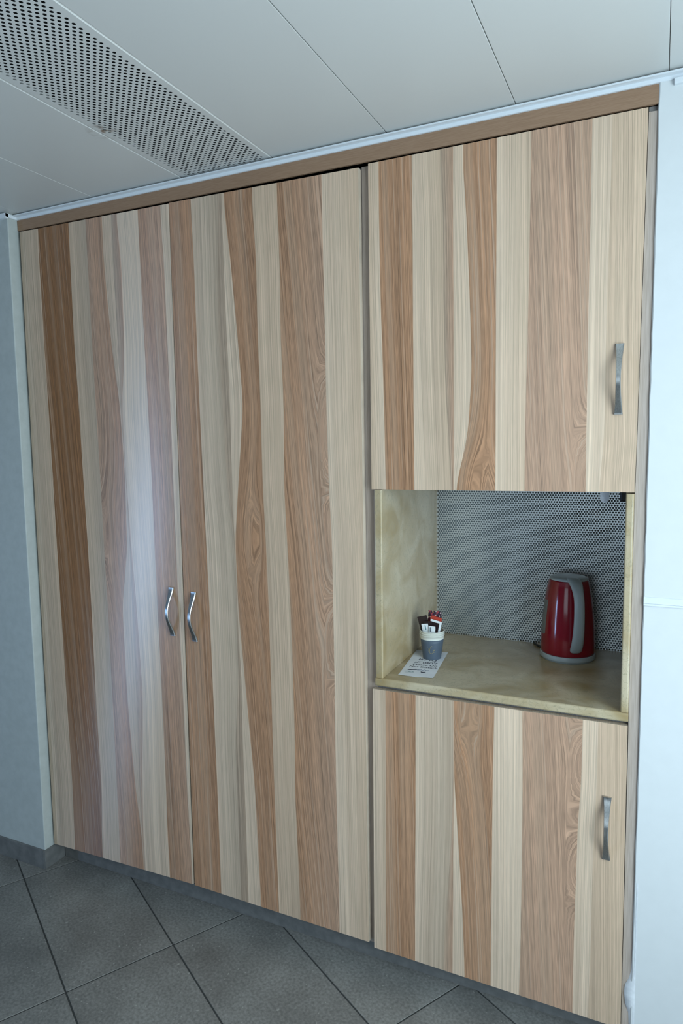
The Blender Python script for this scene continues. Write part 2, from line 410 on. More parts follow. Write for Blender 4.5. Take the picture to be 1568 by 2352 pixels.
# chair rail moulding on that wall
bm = bmesh.new()
add_box(bm, 1.9105, X1, -0.004, 0.002, 1.1195, 1.1245, 0.0015, 2)
add_box(bm, 1.9105, X1, -0.0015, 0.002, 1.1245, 1.1400, 0.0007)
rail = obj('trim_2', bm_mesh('trim_2', bm), M['trim']); tag(rail, kind='structure')
# smear of gypsum filler low on the plaster edge
V, F = [], []
prof = [(.045, .0), (.06, .006), (.085, .009), (.11, .010), (.135, .0185), (.16, .0215), (.18, .0195), (.20, .010), (.225, .006), (.26, .0045), (.34, .004), (.45, .002)]
for z, w in prof:
    xr = 1.9145
    V += [(xr - .004 - w, .0195, z), (xr - .004 - w * .75, .0115 - .01 * min(1, w / .02), z), (xr, -.0010, z), (xr + .006, .0010, z)]
for i in range(len(prof) - 1):
    for k in range(3):
        F.append((i * 4 + k, i * 4 + k + 1, i * 4 + 5 + k, i * 4 + 4 + k))
smear = obj('filler_smear', mesh('filler_smear', V, F, True), M['filler'], wr)

# the rest of the room, behind the camera
def wall_with_opening(name, axis, at0, at1, a0, a1, o0, o1, oz0, oz1, mat):
    bm = bmesh.new()
    def bx(p0, p1, z0, z1):
        if p1 - p0 < 1e-4 or z1 - z0 < 1e-4: return
        if axis == 'x': add_box(bm, at0, at1, p0, p1, z0, z1)
        else: add_box(bm, p0, p1, at0, at1, z0, z1)
    bx(a0, o0, 0, ZW); bx(o1, a1, 0, ZW); bx(o0, o1, 0, oz0); bx(o0, o1, oz1, ZW)
    o = obj(name, bm_mesh(name, bm), mat); tag(o, kind='structure'); return o
wall_with_opening('wall_window_side', 'x', X1, X1 + .12, Y0, 0.62, -1.92, -0.52, .315, 2.125, M['plaster'])
wall_with_opening('wall_passage_side', 'x', X0 - .12, X0, Y0, 0.62, -3.29, -2.81, 0.0, 1.32, M['dim_wall'])
wall_with_opening('wall_rear', 'y', Y0 - .12, Y0, X0, X1, .60, 2.0, .90, 2.1, M['dim_wall'])
back = box('wall_back', X0, X1, .62, .70, 0, ZW, M['dim_wall']); tag(back, kind='structure')
def window_frame(name, x0, x1, y0, y1, z0, z1, mull):
    bm = bmesh.new(); w = .045
    add_box(bm, x0, x1, y0, y0 + w, z0, z1, .003); add_box(bm, x0, x1, y1 - w, y1, z0, z1, .003)
    add_box(bm, x0, x1, y0 + w, y1 - w, z0, z0 + w, .003); add_box(bm, x0, x1, y0 + w, y1 - w, z1 - w, z1, .003)
    if mull: add_box(bm, x0, x1, (y0 + y1) / 2 - .03, (y0 + y1) / 2 + .03, z0 + w, z1 - w, .003)
    o = obj(name, bm_mesh(name, bm), M['pvc']); tag(o, kind='structure')
window_frame('window_1', X1 + .004, X1 + .044, -1.92, -.52, .315, 2.125, True)
window_frame('door_1', X0 - .044, X0 - .004, -3.29, -2.81, 0.0, 1.32, False)

# ------------------------------------------------------------------ ceiling of metal panels
ceil = box('ceiling', X0, X1, Y0, 0.62, ZC + .075, ZC + .10, M['plenum']); tag(ceil, kind='structure')
edges = [-2.2, -1.88, -1.565, -1.249, -.932, -.616, -.300, .016, .3326, .6665, .9712, 1.2975, 1.6138, 1.9297, 2.246, 2.562, 2.75]
YJ = -1.60
def tray(x0, x1, y0, y1, dz):
    """shallow tray with rolled edges: flat underside, bevelled rim, upstands"""
    b, h = (.0048 if dz == 0 else .0006), .022
    z = ZC + dz
    V = [(x0 + b, y0 + b, z), (x1 - b, y0 + b, z), (x1 - b, y1 - b, z), (x0 + b, y1 - b, z),
         (x0, y0, z + b), (x1, y0, z + b), (x1, y1, z + b), (x0, y1, z + b),
         (x0, y0, z + h), (x1, y0, z + h), (x1, y1, z + h), (x0, y1, z + h)]
    F = [(3, 2, 1, 0)] + [(a, (a + 1) % 4, 4 + (a + 1) % 4, 4 + a) for a in range(4)] + [(4 + a, 4 + (a + 1) % 4, 8 + (a + 1) % 4, 8 + a) for a in range(4)]
    return V, F
def perforated_tray(x0, x1, y0, y1, s, r):
    V, F = tray(x0, x1, y0, y1, 0.0); F = F[1:]
    b = .0048; z = ZC
    xa, xb, ya, yb = x0 + b, x1 - b, y0 + b, y1 - b
    nx = int((xb - xa - .026) / s); ny = int((yb - ya - .018) / s)
    xs = xa + ((xb - xa) - nx * s) / 2; ys = yb - .006 - ny * s
    def quad(a, c, d, e):
        n = len(V); V.extend([(a, d, z), (c, d, z), (c, e, z), (a, e, z)]); F.append((n + 3, n + 2, n + 1, n))
    quad(xa, xs, ya, yb); quad(xs + nx * s, xb, ya, yb); quad(xs, xs + nx * s, ya, ys); quad(xs, xs + nx * s, ys + ny * s, yb)
    n_h = 8
    for i in range(nx):
        for j in range(ny):
            cx, cy = xs + (i + .5) * s, ys + (j + .5) * s
            if (i + j) % 2: quad(cx - s / 2, cx + s / 2, cy - s / 2, cy + s / 2); continue
            n = len(V); h = s / 2
            V.extend([(cx + h, cy + h, z), (cx - h, cy + h, z), (cx - h, cy - h, z), (cx + h, cy - h, z)])
            for lv in (0.0, .0004):
                for k in range(n_h):
                    a = math.pi / 4 + 2 * math.pi * k / n_h
                    V.append((cx + r * math.cos(a), cy + r * math.sin(a), z + lv))
            for q in range(4):
                k0 = q * 2
                F.append((n + (q + 1) % 4, n + q, n + 4 + k0, n + 4 + k0 + 1, n + 4 + (k0 + 2) % n_h))
            for k in range(n_h):
                k2 = (k + 1) % n_h
                F.append((n + 4 + k, n + 4 + n_h + k, n + 4 + n_h + k2, n + 4 + k2))
    return V, F
gap = {1.2975: .0030, 1.6138: .0018, 1.9297: .0012}
for k in range(len(edges) - 1):
    g0, g1 = gap.get(edges[k], .0008) / 2, gap.get(edges[k + 1], .0008) / 2
    xa, xb = edges[k] + g0, edges[k + 1] - g1
    dz = (.0004, -.0004, -.0006, -.0003, .0003)[k % 5]
    if abs(edges[k] - .6665) < 1e-6:
        V, F = perforated_tray(xa, xb, YJ + .001, -.001, .0085, .0040)
        me = mesh('perforated_ceiling_panel', V, F)
        o = obj('perforated_ceiling_panel', me, M['panel'], ceil); o['label'] = 'perforated white metal ceiling panel with a rust stain'
    else:
        V, F = tray(xa, xb, YJ + .001, -.001, dz); obj('ceiling_panel', mesh('ceiling_panel', V, F), M['panel'], ceil)
    V, F = tray(xa, xb, Y0, YJ - .001, dz); obj('ceiling_panel', mesh('ceiling_panel', V, F), M['panel'], ceil)

# white angle trim under the ceiling
bm = bmesh.new()
add_box(bm, -0.0125, 2.75, -0.0025, 0.006, 2.2442, 2.2575, .0006)
add_box(bm, -0.0125, 2.75, -0.0178, -0.0015, 2.2522, 2.2560, .0006)
add_box(bm, -0.0135, -0.0085, -0.0450, -0.0015, 2.2442, 2.2560, .0005)
add_box(bm, X0, -0.0085, -0.0460, -0.0335, 2.2400, 2.2560, .0006)
trim1 = obj('trim_1', bm_mesh('trim_1', bm), M['trim']); tag(trim1, kind='structure')
bm = bmesh.new()
add_box(bm, 1.9400, X1, -0.0090, 0.001, 2.2320, 2.2440, .0012, 2)
trim3 = obj('trim_3', bm_mesh('trim_3', bm), M['trim']); tag(trim3, kind='structure')

# stone skirting: along the left wall, round its corner and under the cabinets
bm = bmesh.new()
add_box(bm, X0, -0.0125, -0.0415, -0.0335, 0.0, 0.0690, .0008)
add_box(bm, -0.0128, -0.0075, -0.0400, 0.0490, 0.0, 0.0690, .0008)
bb = obj('baseboard_left', bm_mesh('baseboard_left', bm), M['skirting']); tag(bb, kind='structure')
bb2 = box('baseboard_front', -0.0074, 1.906, 0.0495, 0.062, 0.0, 0.0700, M['skirting']); tag(bb2, kind='structure')

# ------------------------------------------------------------------ laminated doors
CR, CL, CG = (.605, .435, .300), (.685, .512, .368), (.505, .380, .272)
BR, BD, BP, BG = (.415, .222, .122), (.275, .128, .053), (.465, .282, .184), (.42, .303, .213)
def interp(L, z):
    if z <= L[0][0]: return L[0][1]
    for (za, xa), (zb, xb) in zip(L, L[1:]):
        if z <= zb:
            t = (z - za) / (zb - za); return xa + (xb - xa) * t
    return L[-1][1]
def smooth_line(L):
    """a finer, rounded version of a plank edge"""
    out = []
    for i in range(81):
        z = L[0][0] + (L[-1][0] - L[0][0]) * i / 80
        h = .035
        out.append((z, sum(interp(L, z + d) for d in (-h, -h / 2, 0, h / 2, h)) / 5))
    return out
def door_mesh(name, TL, TR, BL, BRc, lines, tones, knots=(), rows=90, sub=5, thick=.018, seed=0.0, slants={}):
    lines = [smooth_line(L) for L in lines]
    V, F, TC, UV = [], [], [], []
    nb = len(lines) + 1
    ncol = nb * sub
    base = [0.5 * (interp(L, BL[1]) + interp(L, TL[1])) for L in lines]
    def xs_at(t):
        zl, zr = BL[1] + (TL[1] - BL[1]) * t, BRc[1] + (TR[1] - BRc[1]) * t
        xl, xr = BL[0] + (TL[0] - BL[0]) * t, BRc[0] + (TR[0] - BRc[0]) * t
        zm = .5 * (zl + zr)
        bs = [xl] + [min(max(interp(L, zm), xl + .0005), xr - .0005) for L in lines] + [xr]
        for i in range(1, len(bs)): bs[i] = max(bs[i], bs[i - 1])
        return bs, zl, zr
    grid = []
    for r in range(rows + 1):
        bs, zl, zr = xs_at(r / rows); row = []
        for b_ in range(nb):
            for s in range(sub + (1 if b_ == nb - 1 else 0)):
                x = bs[b_] + (bs[b_ + 1] - bs[b_]) * s / sub
                t = (x - bs[0]) / (bs[-1] - bs[0])
                row.append(len(V)); V.append((x, 0.0, zl + (zr - zl) * t))
        grid.append(row)
    def grain(b_, x, z, r):
        bs, _, _ = xs_at(r / rows)
        ref = .5 * (bs[b_] + bs[b_ + 1]) if 0 < b_ < nb - 1 else (bs[1] if b_ == 0 else bs[nb - 1])
        u = x - ref + slants.get(b_, .006) * z + b_ * 3.17 + seed
        for kb, kx, kz, ra, rz in knots:
            if kb != b_: continue
            dx, dz = x - kx, z - kz
            w = .8 * math.exp(-(dx / ra) ** 2 - (dz / rz) ** 2)
            uk = math.hypot(dx, dz * .16) * 2.2 + b_ * 3.17 + seed
            u = u * (1 - w) + uk * w
        return u
    for r in range(rows):
        for c in range(ncol):
            b_ = min(c // sub, nb - 1)
            q = (grid[r][c], grid[r][c + 1], grid[r + 1][c + 1], grid[r + 1][c])
            F.append(q)
            tl, tr, br = tones[b_]
            f0, f1 = (c - b_ * sub) / sub, (c + 1 - b_ * sub) / sub
            for vi, fr, rr in ((q[0], f0, r), (q[1], f1, r), (q[2], f1, r + 1), (q[3], f0, r + 1)):
                TC.append(tuple(tl[i] + (tr[i] - tl[i]) * fr for i in range(3)) + (br,))
                x, _, z = V[vi]; UV.append((grain(b_, x, z, rr), z + b_ * 1.3 + seed))
    # edges and back
    n0 = len(V)
    ring = [grid[0][c] for c in range(ncol + 1)] + [grid[r][-1] for r in range(1, rows + 1)] + [grid[rows][c] for c in range(ncol - 1, -1, -1)] + [grid[r][0] for r in range(rows - 1, 0, -1)]
    for vi in ring: V.append((V[vi][0], thick, V[vi][2]))
    nr = len(ring)
    for k in range(nr):
        k2 = (k + 1) % nr
        F.append((ring[k2], ring[k], n0 + k, n0 + k2))
        for vi in (ring[k2], ring[k], ring[k], ring[k2]):
            TC.append((.58, .47, .36, .2)); UV.append((V[vi][0] * 2, V[vi][2]))
    F.append(tuple(n0 + k for k in range(nr)))
    for k in range(nr): TC.append((.5, .42, .33, .2)); UV.append((V[ring[k]][0], V[ring[k]][2]))
    me = mesh(name, V, F)
    a = me.color_attributes.new('tone', 'FLOAT_COLOR', 'CORNER')
    a.data.foreach_set('color', [q for t in TC for q in t])
    u = me.uv_layers.new(name='grain')
    u.data.foreach_set('uv', [q for t in UV for q in t])
    return me

def sc(c, k): return tuple(q * k for q in c)
TONES = {
 'A': [(CG, CR, .1), (BD, BD, .75), (CR, CG, .1), (BP, BR, .9), (CR, CR, .2), (BG, BP, .7), (CL, CL, 0.), (BR, BP, 1.), (CL, CL, .1)],
 'B': [(BR, BR, 1.), (CL, CG, 0.), (BG, BG, .4), (CL, CL, .05), (BR, BR, .95), (CR, CR, .05), (BR, BP, .9), (CL, CR, .05)],
 'C': [(CR, CL, .15), (BR, BR, 1.), (CL, CR, 0.), (BG, BP, .6), (CL, CL, .05), (BR, BR, .95), (CL, CR, .05), (BP, BP, .75), (CL, CL, .05), (CR, CR, .15)],
}
TONES['D'] = [(CL, CR, .1), (BR, BR, 1.), (CL, CG, 0.), (BG, BP, .6), (CL, CL, .05), (BR, BR, .95), (CL, CL, .05), (BP, BP, .75), (CL, CL, .05), (CR, CR, .15)]

def handle(x, z0, z1, parent):
    """bow handle: wide feet, slim arched middle"""
    n = 44; V, F = [], []
    zc, hl = .5 * (z0 + z1), .5 * (z1 - z0)
    for i in range(n + 1):
        t = i / n; s = 2 * t - 1
        z = zc + s * hl
        y = -.0265 * (math.sin(math.pi * t) ** 1.6) - .0030
        w = .0052 + .0046 * abs(s) ** 2.0
        th = .0030 - .0006 * (1 - abs(s))
        dydt = -.0265 * 1.6 * math.pi * (max(math.sin(math.pi * t), 0.0) ** .6) * math.cos(math.pi * t)
        tv = Vector((0, dydt, 2 * hl)).normalized(); nv = Vector((0, -tv.z, tv.y))
        c = Vector((x, y, z))
        for sx, sn in ((-1, -.6), (-1, .35), (-.78, 1.), (.78, 1.), (1, .35), (1, -.6), (.8, -1.), (-.8, -1.)):
            V.append(c + Vector((sx * w, 0, 0)) + nv * (sn * th))
    for i in range(n):
        for k in range(8):
            k2 = (k + 1) % 8
            F.append((i * 8 + k, (i + 1) * 8 + k, (i + 1) * 8 + k2, i * 8 + k2))
    F.append(tuple(range(8))); F.append(tuple(n * 8 + k for k in range(8))[::-1])
    me = mesh('handle', V, F)
    o = obj('handle', me, M['steel'], parent); o['label'] = 'brushed steel bow handle'
    return o

# tall cabinet behind the two full height doors
tall = empty('tall_cabinet', (0.6, .024, 0.07)); tall_inv = Matrix.Translation((-0.6, -.024, -0.07))
tag(tall, 'tall built-in cabinet with two full-height striped wood doors, left of the kettle niche', 'cabinet')
def under(o, parent):
    o.parent = parent; o.matrix_parent_inverse = Matrix.Translation(-parent.location); return o
under(box('carcass', -0.0085, 1.2040, .0245, .56, .0705, 2.205, M['carcass']), tall)
under(box('side_panel', 1.2042, 1.2174, .030, .56, .0705, 2.205, M['side']), tall)
d1 = obj('door', door_mesh('door', (0.0, 2.206), (.6135, 2.2008), (-.0035, .0760), (.6108, .0893), BANDS['A'], TONES['A'],
     knots=[(3, .325, 1.225, .05, .17)], seed=.0, slants={1: .05, 7: .02}), M['laminate']); under(d1, tall)
d1['label'] = 'left full-height door of striped wood laminate'
handle(.5705, .906, 1.0595, d1)
d2 = obj('door', door_mesh('door', (.6150, 2.2025), (1.2175, 2.195), (.6172, .0882), (1.2240, .0826), BANDS['B'], TONES['B'],
     knots=[(4, .885, 1.222, .05, .16), (6, 1.118, 1.52, .022, .16), (6, 1.122, .95, .022, .14)], seed=.37, slants={0: .01, 4: .02, 6: .07}), M['laminate']); under(d2, tall)
d2['label'] = 'right full-height door of striped wood laminate'
handle(.6552, .897, 1.0510, d2)

# side panel between the tall cabinet and the niche column
sp = box('cabinet_panel', 1.2176, 1.2515, .0200, .56, 0.0701, 2.2030, M['stile'], bevel=.0006)
tag(sp, 'slim grey-brown upright panel between the tall doors and the kettle niche', 'panel')
P = [(1.8892, 0.0), (1.9082, 0.0), (1.9112, 2.1915), (1.8930, 2.1915), (1.8872, 1.40), (1.8862, 1.366), (1.8862, .84), (1.8868, .80), (1.8888, .07)]
np_ = len(P); V = [(x, .006, z) for x, z in P] + [(x, .045, z) for x, z in P]
fs = obj('filler_strip', mesh('filler_strip', V, [tuple(range(np_)), tuple(range(2 * np_ - 1, np_ - 1, -1))] + [((k + 1) % np_, k, np_ + k, np_ + (k + 1) % np_) for k in range(np_)]), M['stile'])
tag(fs, 'slim grey-brown upright strip along the bright white wall on the right', 'trim')

under(box('end_block', 1.8930, 1.9105, .0125, .045, 2.1918, 2.2040, M['side']), fs)

# cabinet above the niche
up = empty('wall_cabinet', (1.57, .024, 1.3958))
tag(up, 'wall cabinet with one striped wood door above the kettle niche', 'cabinet')
under(box('carcass', 1.2520, 1.8858, .0245, .56, 1.3958, 2.203, M['carcass']), up)
d3 = obj('door', door_mesh('door', (1.2446, 2.1996), (1.8918, 2.1994), (1.2455, 1.3742), (1.8862, 1.3764), BANDS['C'], TONES['C'],
     knots=[(5, 1.56, 1.345, .06, .16), (7, 1.785, 1.40, .025, .12)], rows=50, seed=.91, slants={1: .02, 5: .02, 7: .06, 9: .02}), M['laminate']); under(d3, up)
handle(1.8470, 1.5515, 1.7080, d3)

# cabinet under the worktop
lo = empty('base_cabinet', (1.57, .024, .0705))
tag(lo, 'base cabinet with one striped wood door under the marble worktop', 'cabinet')
under(box('carcass', 1.2520, 1.8858, .0300, .56, .0705, .8382, M['carcass']), lo)
under(box('top_rail', 1.2520, 1.8858, .0200, .0298, .770, .8382, M['side']), lo)
d4 = obj('door', door_mesh('door', (1.2436, .8292), (1.8850, .8303), (1.2402, .0715), (1.8876, .0655), BANDS['D'], TONES['D'],
     knots=[(5, 1.525, .815, .05, .13), (7, 1.782, .72, .025, .12), (7, 1.780, .45, .02, .12)], rows=50, seed=1.63, slants={1: .02, 5: .03, 7: .06, 9: .03}), M['laminate']); under(d4, lo)
handle(1.8449, .4935, .6505, d4)

# fascia board above the doors
V = [(-.0115, .0025, 2.2108), (1.9112, .0025, 2.2045), (1.9118, .0025, 2.2441), (-.0118, .0025, 2.2441)]
V += [(x, .0090, z) for x, _, z in V]
fa = obj('fascia_board', mesh('fascia_board', V, [(0, 1, 2, 3), (7, 6, 5, 4), (1, 0, 4, 5), (2, 1, 5, 6), (3, 2, 6, 7), (0, 3, 7, 4)]), M['fascia'])
tag(fa, 'plain brown wood fascia board running under the ceiling above the doors', 'board')

# ------------------------------------------------------------------ kettle niche
ZT = .8620; NY = .492
bm = bmesh.new()
prof = []
hz = (.8620 - .8388) / 2; zc_ = .8388 + hz; rr = .006
pts = [(.56, ZT), (.0045 + .003, ZT)]
for k in range(1, 6):
    a = math.pi / 2 * k / 5; pts.append((-.0015 + rr - rr * math.sin(a), ZT - rr + rr * math.cos(a)))
for k in range(1, 6):
    a = math.pi / 2 * k / 5; pts.append((-.0015 + rr - rr * math.cos(a), .8388 + rr - rr * math.sin(a)))
pts.append((.56, .8388))
V = [(1.2518, y, z) for y, z in pts] + [(1.8856, y, z) for y, z in pts]; n = len(pts)
F = [(k, (k + 1) % n, n + (k + 1) % n, n + k) for k in range(n)] + [tuple(range(n))[::-1], tuple(range(n, 2 * n))]
bm.free()
wt = obj('worktop', mesh('worktop', V, F), M['marble'])
tag(wt, 'beige marble worktop slab in the niche with a rounded front edge', 'worktop')
def jamb(name, x0, x1, lab):
    bm = bmesh.new(); add_box(bm, x0, x1, -.001, .0192, ZT + .0005, 1.3732); add_box(bm, x0, x1, .0192, .56, ZT + .0005, 1.3955)
    es = [e for e in bm.edges if all(abs(v.co.y + .001) < 1e-5 for v in e.verts) and abs(e.verts[0].co.z - e.verts[1].co.z) > .1]
    bmesh.ops.bevel(bm, geom=es, offset=.004, segments=3, affect='EDGES', profile=.5)
    o = obj(name, bm_mesh(name, bm), M['marble']); tag(o, lab, 'panel', 'marble side panels of the niche'); return o
jamb('marble_panel', 1.2517, 1.2738, 'upright beige marble side panel on the left of the niche, beside the paper cups')
jamb('marble_panel', 1.8680, 1.8856, 'upright beige marble side panel on the right of the niche, beside the kettle')

# perforated steel sheet at the back of the niche
def hole_sheet(x0, x1, z0, z1, y, p, r, n_h=10):
    V, F = [], []
    rh = p * math.sqrt(3) / 2
    ny = int((z1 - z0) / rh); row = 0
    for j in range(ny):
        zb, zt = z0 + j * rh, z0 + (j + 1) * rh; zc = .5 * (zb + zt)
        off = (p / 2 if j % 2 else 0)
        nx = int((x1 - x0 - off) / p)
        xa = x0 + off; xe = xa + nx * p
        for a, b_ in ((x0, xa), (xe, x1)):
            if b_ - a > 1e-5:
                n = len(V); V.extend([(a, y, zb), (b_, y, zb), (b_, y, zt), (a, y, zt)]); F.append((n, n + 1, n + 2, n + 3))
        for i in range(nx):
            cx = xa + (i + .5) * p; n = len(V)
            V.extend([(cx + p / 2, y, zt), (cx - p / 2, y, zt), (cx - p / 2, y, zb), (cx + p / 2, y, zb)])
            ang = [math.atan2(rh, p), math.pi - math.atan2(rh, p)]
            hs = [2 * math.pi * k / 12 + math.pi / 12 * 1 for k in range(12)]
            for lv in (0, .0010):
                for a in hs: V.append((cx + r * math.cos(a), y + lv, zc + r * math.sin(a)))
            K = [1, 4, 7, 10]   # hole points next to the corners
            for q in range(4):
                k0, k1 = K[q], K[(q + 1) % 4]
                idx = []; k = k0
                while True:
                    idx.append(n + 4 + k)
                    if k == k1: break
                    k = (k + 1) % 12
                F.append(tuple([n + (q + 1) % 4, n + q] + idx))
            for k in range(12):
                k2 = (k + 1) % 12
                F.append((n + 4 + k2, n + 4 + k, n + 16 + k, n + 16 + k2))
    return V, F
psh = empty('perforated_panel', (1.571, NY, ZT + .0005))
tag(psh, 'perforated steel sheet with round holes at the back of the niche', 'panel')
V, F = hole_sheet(1.2740, 1.8678, ZT + .0005, 1.3950, NY, .0080, .0030)
sheet = under(obj('perforated_sheet', mesh('perforated_sheet', V, F), M['perforated']), psh)
under(box('backing_sheet', 1.2740, 1.8678, NY + .014, NY + .018, ZT + .0005, 1.3950, M['backing']), psh)
# round fan behind the sheet
V, F = [], []
fn = empty('extractor_fan', (1.768, NY + .0135, 1.278))
tag(fn, 'dark round fan ring seen through the perforated sheet above the kettle', 'fan')
prof = [(.047, .0), (.061, .0), (.061, .0095), (.047, .0095)]
Vl, Fl = lathe('fan_ring', prof, 40, (0, 0, 0), True)
Vl = [(x, -z, y) for x, y, z in Vl]
obj('fan_ring', mesh('fan_ring', Vl, Fl), M['black'], fn)
Vl, Fl = lathe('fan_hub', [(0.0, .0), (.015, .0), (.015, .008), (0.0, .008)], 20)
obj('fan_hub', mesh('fan_hub', [(x, -z, y) for x, y, z in Vl], Fl), M['side'], fn)
for k in range(3):
    a = .5 + k * 2 * math.pi / 3
    Vt, Ft = tube([(.013 * math.cos(a), -.004, .013 * math.sin(a)), (.049 * math.cos(a), -.004, .049 * math.sin(a))], .003, 6)
    obj('fan_strut', mesh('fan_strut', Vt, Ft), M['side'], fn)

# white rounded tab and black plug hanging down behind the wall cabinet door
TBX, w, zt, zb = 1.8161, .0104, 1.3955, 1.3430
P = [(-w, zt), (w, zt)]
for k in range(0, 13):
    a = math.pi * k / 12; P.append((w * math.cos(a), zb + w - w * math.sin(a)))
n = len(P)
V = [(TBX + x, .100, z) for x, z in P] + [(TBX + x, .1045, z) for x, z in P]
F = [tuple(range(n))[::-1], tuple(range(n, 2 * n))] + [(k, (k + 1) % n, n + (k + 1) % n, n + k) for k in range(n)]
tb = obj('plastic_tab', mesh('plastic_tab', V, F), M['tag_white'])
tag(tb, 'small white round-ended plastic tab hanging at the top of the niche', 'tab')
plug = empty('black_plug', (1.846, .470, 1.33)); tag(plug, 'black plug in the top right corner of the niche', 'plug')
under(box('plug_body', 1.8335, 1.8600, .4600, .4905, 1.3170, 1.3560, M['black'], bevel=.004, seg=2), plug)
Vt, Ft = tube([(1.845, .475, 1.352), (1.847, .474, 1.375), (1.85, .472, 1.3955)], .0035, 8)
under(obj('plug_cord', mesh('plug_cord', Vt, Ft, True), M['black']), plug)

# ------------------------------------------------------------------ kettle
KX, KY = 1.7045, .385
ket = empty('electric_kettle', (KX, KY, ZT))
tag(ket, 'red electric kettle with grey handle and grey lid standing on the marble worktop', 'kettle')
Vl, Fl = lathe('b', [(0, 0), (.0735, 0), (.0745, .0015), (.0745, .004), (.0775, .0045), (.0780, .007), (.0775, .0165), (.0765, .0185), (0, .0185)], 64)
me = mesh('power_base', Vl, Fl, True); obj('power_base', me, M['grey_plastic'], ket)
body_prof = [(.0752, .0187), (.0757, .024), (.0757, .055), (.0745, .085), (.0720, .120), (.0685, .155), (.0640, .188), (.0590, .215), (.0555, .230), (.0545, .2325), (.0500, .2328), (0, .2328)]
def fine_prof(P, k=5):
    out = []
    for (r0, z0), (r1, z1) in zip(P, P[1:]):
        for i in range(k): out.append((r0 + (r1 - r0) * i / k, z0 + (z1 - z0) * i / k))
    out.append(P[-1]); return out
Vl, Fl = lathe('b', [(0, .0187)] + body_prof, 72)
# the jug is pinched to a soft spout on the far side
AZ = math.radians(-90 + 23)          # handle direction
sd = Vector((-math.cos(AZ), -math.sin(AZ)))
def body_r(z):
    for (r0, z0), (r1, z1) in zip(body_prof, body_prof[1:]):
        if z0 <= z <= z1 and z1 > z0: return r0 + (r1 - r0) * (z - z0) / (z1 - z0)
    return .05
V2 = []
for x, y, z in Vl:
    v = Vector((x, y)); r = v.length
    if r > .03 and z > .15:
        c = v.normalized().dot(sd)
        if c > .75: v += sd * (.020 * (c - .75) / .25 * ((z - .15) / .083))
    V2.append((v.x, v.y, z))
bo = obj('kettle_body', mesh('kettle_body', V2, Fl, True), M['red'], ket); bo['label'] = 'glossy red kettle jug'
lv, lf = lathe('l', [(.0535, .2329), (.0540, .2340), (.0530, .2375), (.047, .2402), (.030, .2414), (0, .2417)], 48)
li = obj('lid', mesh('lid', lv, lf, True), M['grey_plastic'], ket); li['label'] = 'grey kettle lid'
# handle: broad loop from the lid down to the lower jug
hd = Vector((math.cos(AZ), math.sin(AZ), 0)); ha = Vector((-hd.y, hd.x, 0))
path = [(.030, .2355, .0185), (.050, .2360, .0185), (.072, .2290, .0175), (.089, .2120, .0150), (.1005, .1900, .0142), (.1045, .1550, .0145), (.1035, .1200, .0150), (.0985, .0880, .0158), (.0900, .0620, .0165), (.0800, .0450, .0165), (.0730, .0400, .0150)]
# resample smoothly
def catmull(P, k=5):
    out = []
    for i in range(len(P) - 1):
        p0, p1, p2, p3 = P[max(i - 1, 0)], P[i], P[i + 1], P[min(i + 2, len(P) - 1)]
        for s in range(k):
            t = s / k
            out.append(tuple(.5 * ((2 * p1[j]) + (-p0[j] + p2[j]) * t + (2 * p0[j] - 5 * p1[j] + 4 * p2[j] - p3[j]) * t * t + (-p0[j] + 3 * p1[j] - 3 * p2[j] + p3[j]) * t ** 3) for j in range(len(p1))))
    out.append(tuple(P[-1])); return out
HP = catmull(path, 5); V, F = [], []
for i, (r, z, w) in enumerate(HP):
    a, b_ = HP[max(i - 1, 0)], HP[min(i + 1, len(HP) - 1)]
    tv = (hd * (b_[0] - a[0]) + Vector((0, 0, b_[1] - a[1]))).normalized()
    nv = tv.cross(ha).normalized()
    if nv.dot(hd) < 0 and i > 8: nv = -nv
    nv = (ha.cross(tv)).normalized()
    c = hd * r + Vector((0, 0, z)); th = .0085
    for k in range(14):
        q = 2 * math.pi * k / 14
        ca, sa = math.cos(q), math.sin(q)
        V.append(c + ha * (w * abs(ca) ** .7 * (1 if ca >= 0 else -1)) + nv * (th * abs(sa) ** .9 * (1 if sa >= 0 else -1)))
for i in range(len(HP) - 1):
    for k in range(14):
        k2 = (k + 1) % 14
        F.append((i * 14 + k, i * 14 + k2, (i + 1) * 14 + k2, (i + 1) * 14 + k))
F.append(tuple(range(14))); F.append(tuple((len(HP) - 1) * 14 + k for k in range(14)))
bm = bmesh.new(); me = mesh('t', V, F); bm.from_mesh(me); bpy.data.meshes.remove(me)
hn = obj('handle', bm_mesh('handle', bm, True), M['grey_plastic'], ket); hn['label'] = 'grey kettle handle'
# water gauge on the left flank
ga = math.radians(-90 - 62); V, F = [], []
for i in range(13):
    z = .070 + i * .0090
    for k in range(5):
        a = ga + (k - 2) * .13; rr_ = body_r(z) + (.0016 if 0 < k < 4 and 0 < i < 12 else -.001)
        V.append((rr_ * math.cos(a), rr_ * math.sin(a), z))
for i in range(12):
    for k in range(4):
        F.append((i * 5 + k, i * 5 + k + 1, i * 5 + k + 6, i * 5 + k + 5))
obj('water_gauge', mesh('water_gauge', V, F, True), M['gauge'], ket)
Vt, Ft = tube([(-.066, .030, .006), (-.078, .050, .0045), (-.092, .066, .0035), (-.104, .080, .004), (-.112, .095, .004)], .0033, 8)
obj('power_cord', mesh('power_cord', Vt, Ft, True), M['black'], ket)

